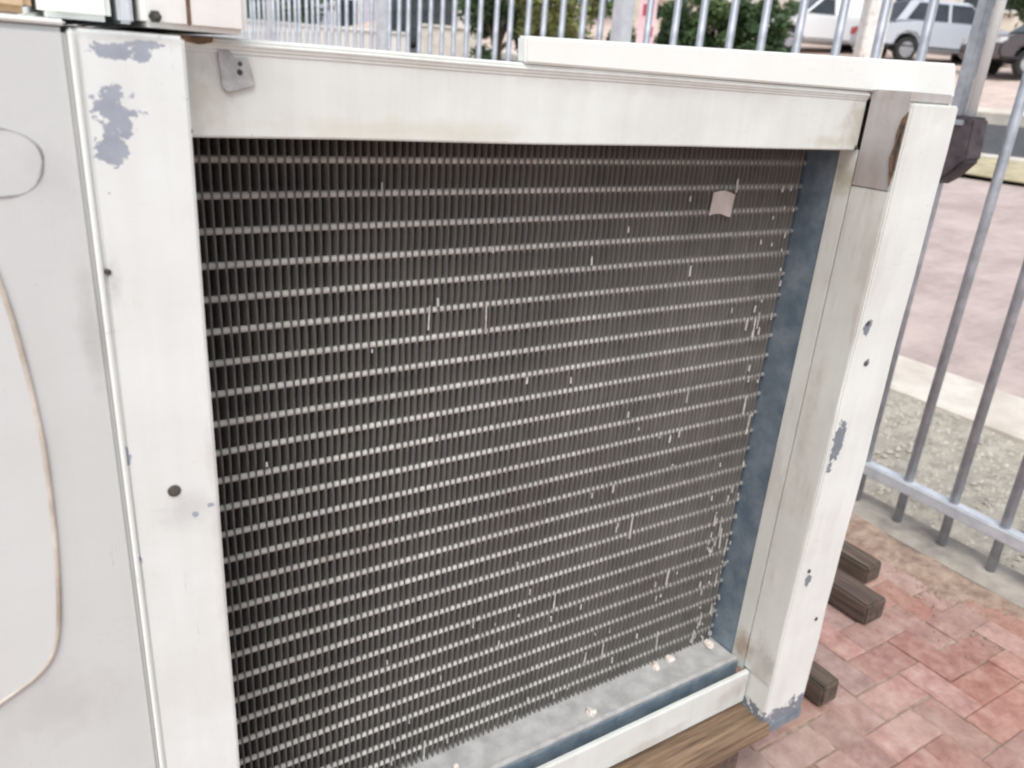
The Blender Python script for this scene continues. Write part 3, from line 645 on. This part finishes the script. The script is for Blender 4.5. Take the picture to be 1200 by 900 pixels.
building('lilac_house', (11.5, 37.5), R(-16), 9, 8, 5.6, 'wall_lilac', 'lilac grey two storey house with rows of dark windows far behind the fence', [(-3,1.4,1.0,1.2), (-1,1.4,1.0,1.2), (1,1.4,1.0,1.2), (3,1.4,1.0,1.2), (-3,3.6,1.0,1.2), (-1,3.6,1.0,1.2), (1,3.6,1.0,1.2), (3,3.6,1.0,1.2)])
building('garage_block', (15.2, 27.0), R(-30), 6.4, 5, 3.4, 'wall_pale', 'pale plastered garage block with two dark roller doors', [], [(-1.55, 2.5, 2.5), (1.55, 2.5, 2.5)], roof=False)
building('cream_house', (28.5, 20.5), R(-54), 19, 9, 4.4, 'wall_cream', 'long cream house with dark windows behind the parked cars', [(-7.2,1.5,1.7,1.2), (-4.4,1.5,1.2,1.2), (-1.2,1.5,1.7,1.2), (1.8,1.5,1.0,1.2), (4.4,1.5,1.7,1.2), (7.2,1.5,1.2,1.2)])
def wall_run(name, a, b, h, th, mat, label):
    a, b = Vector(a), Vector(b); mid = (a+b)/2; L = (b-a).length; rz = math.atan2((b-a).y, (b-a).x); z0 = gz(mid.x, mid.y) - .2
    root = thing(name, (mid.x, mid.y, z0), label, 'wall', None, rz)
    for nm, lo, hi in (('wall_body', (-L/2, -th/2, 0), (L/2, th/2, h)), ('coping', (-L/2-.02, -th/2-.05, h), (L/2+.02, th/2+.05, h+.07))):
        bm = bmesh.new(); bm_box(bm, lo, hi); bmesh.ops.recalc_face_normals(bm, faces=bm.faces); bmesh.ops.bevel(bm, geom=bm.edges[:], offset=.012, segments=1, affect='EDGES')
        me = bpy.data.meshes.new(nm); bm.to_mesh(me); bm.free(); me.materials.append(MAT[mat]); o = bpy.data.objects.new(nm, me); COL.objects.link(o); o.parent = root
wall_run('garden_wall', (4.6, 24.1), (10.6, 22.0), 1.75, .2, 'wall_pale', 'low pale garden wall in front of the lilac house')
wall_run('garden_wall', (10.9, 21.9), (12.6, 21.2), 1.35, .2, 'kerbpale', 'short creamy wall section before the garage block')
pr = thing('gate_pillar', (19.75, 13.35, gz(19.75, 13.35)+.09), 'white plastered gate pillar with rusty stains beside the silver car', 'pillar', None, R(-35))
bm = bmesh.new(); bm_box(bm, (-.28,-.28,0), (.28,.28,2.15)); bmesh.ops.recalc_face_normals(bm, faces=bm.faces); bmesh.ops.bevel(bm, geom=bm.edges[:], offset=.02, segments=2, affect='EDGES')
me = bpy.data.meshes.new('shaft'); bm.to_mesh(me); bm.free(); me.materials.append(MAT['rusty_panel']); o = bpy.data.objects.new('shaft', me); COL.objects.link(o); o.parent = pr
bm = bmesh.new(); bm_box(bm, (-.34,-.34,2.15), (.34,.34,2.27)); me = bpy.data.meshes.new('cap'); bmesh.ops.recalc_face_normals(bm, faces=bm.faces); bm.to_mesh(me); bm.free(); me.materials.append(MAT['wall_pale']); o = bpy.data.objects.new('cap', me); COL.objects.link(o); o.parent = pr
sg = thing('notice_board', (6.60, 6.95, gz(6.6, 6.95)), 'faded pink and red notice board on a post behind the fence', 'sign', None, R(-42))
for nm, lo, hi, mt in (('board', (-.10,-.012,.95), (.10,.012,1.90), 'sign_pink'), ('pole', (-.02,.0125,-.02), (.02,.05,1.95), 'galv'), ('print_block', (-.06,-.0145,1.58), (.05,-.0122,1.70), 'sign_red'), ('print_block', (-.02,-.0145,1.36), (.08,-.0122,1.47), 'sign_red')):
    bm = bmesh.new(); bm_box(bm, lo, hi); bmesh.ops.recalc_face_normals(bm, faces=bm.faces); me = bpy.data.meshes.new(nm); bm.to_mesh(me); bm.free(); me.materials.append(MAT[mt]); o = bpy.data.objects.new(nm, me); COL.objects.link(o); o.parent = sg

# ------------------------------------------------------------------ background: vegetation
def plant(name, c, rad, n, leaf, leafmat, label, cat, trunk=1.0, seed=0, cubic=False):
    rnd = random.Random(seed); z0 = gz(c[0], c[1]); root = thing(name, (c[0], c[1], z0), label, cat)
    cen = Vector((0, 0, trunk + rad[2])); clumps = []
    for i in range(60 if cubic else 26):
        while True:
            p_ = Vector((rnd.uniform(-1,1), rnd.uniform(-1,1), rnd.uniform(-1,1)))
            if cubic or p_.length < 1: break
        clumps.append((Vector((p_.x*rad[0], p_.y*rad[1], p_.z*rad[2])) + cen, rnd.uniform(.22, .42)*min(rad)))
    verts = []; faces = []
    for i in range(n):
        cc, cr = rnd.choice(clumps); d = Vector((rnd.gauss(0,1), rnd.gauss(0,1), rnd.gauss(0,1))); d.normalize(); p_ = cc + d*cr*rnd.random()**.4
        u = Vector((rnd.gauss(0,1), rnd.gauss(0,1), rnd.gauss(0,1))).normalized(); v_ = u.cross(d)
        if v_.length < .1: continue
        v_.normalize(); s = leaf*rnd.uniform(.6, 1.3); b = len(verts)
        verts += [p_-u*s, p_+v_*s*.5+d*s*.15, p_+u*s, p_-v_*s*.5+d*s*.15]; faces.append((b,b+1,b+2,b+3))
    me = bpy.data.meshes.new('crown'); me.from_pydata(verts, [], faces); me.materials.append(MAT[leafmat]); o = bpy.data.objects.new('crown', me); COL.objects.link(o); o.parent = root
    bm = bmesh.new(); h = trunk + rad[2]
    bm_tube(bm, [(0,0,-.1), (.04,.02,h*.5), (-.03,.05,h*1.2)], [.06+.05*h/3, .05+.03*h/3, .02], 8)
    for i in range(6):
        cl = clumps[i][0]; bm_tube(bm, [(0,0,h*.45), ((cl.x)*.5, cl.y*.5, (h*.45+cl.z)*.55), tuple(cl)], [.035+.01*h, .025, .01], 6)
    bmesh.ops.recalc_face_normals(bm, faces=bm.faces); me = bpy.data.meshes.new('trunk'); bm.to_mesh(me); bm.free(); me.materials.append(MAT['bark']); o = bpy.data.objects.new('trunk', me); COL.objects.link(o); o.parent = root
plant('yellow_shrub', (8.05, 10.75), (1.0,.9,1.25), 8500, .055, 'leaf_yellow', 'yellow green shrub growing behind the fence by the notice board', 'shrub', .25, 1)
plant('yellow_shrub', (9.0, 10.6), (.6,.6,.85), 4200, .055, 'leaf_mid', 'fresh green shrub beside the yellow green one', 'shrub', .25, 2)
plant('dark_tree', (8.4, 13.3), (.95,.95,1.5), 7000, .07, 'leaf_dark', 'dark green tree standing behind the yellow green shrub', 'tree', .8, 3)
for i, (x_, y_, lab) in enumerate(((13.6,14.0,'clipped dark hedge bush at the notice board end of the row'), (14.3,13.35,'clipped dark hedge bush in the middle of the row'), (15.0,12.7,'clipped dark hedge bush at the parked car end of the row'))):
    plant('hedge_bush', (x_, y_), (.72,.60,.78), 11000, .060, 'leaf_dark' if i != 1 else 'leaf_mid', lab, 'hedge', .12, 10+i, cubic=True)
plant('garden_tree', (25.0, 18.6), (1.7,1.7,1.7), 6000, .10, 'leaf_mid', 'leafy green tree before the cream house above the white car', 'tree', 1.2, 5)
plant('garden_tree', (26.5, 12.0), (1.6,1.6,2.0), 6500, .10, 'leaf_dark', 'dark green tree beyond the silver blue car', 'tree', .8, 6)
plant('street_tree', (19.5, 27.5), (2.2,2.2,2.4), 7000, .12, 'leaf_dark', 'broad dark tree beside the pale garage block', 'tree', 1.5, 7)
plant('street_tree', (9.6, 30.5), (1.6,1.6,2.2), 5000, .10, 'leaf_mid', 'slender green tree before the lilac grey house', 'tree', 1.0, 8)
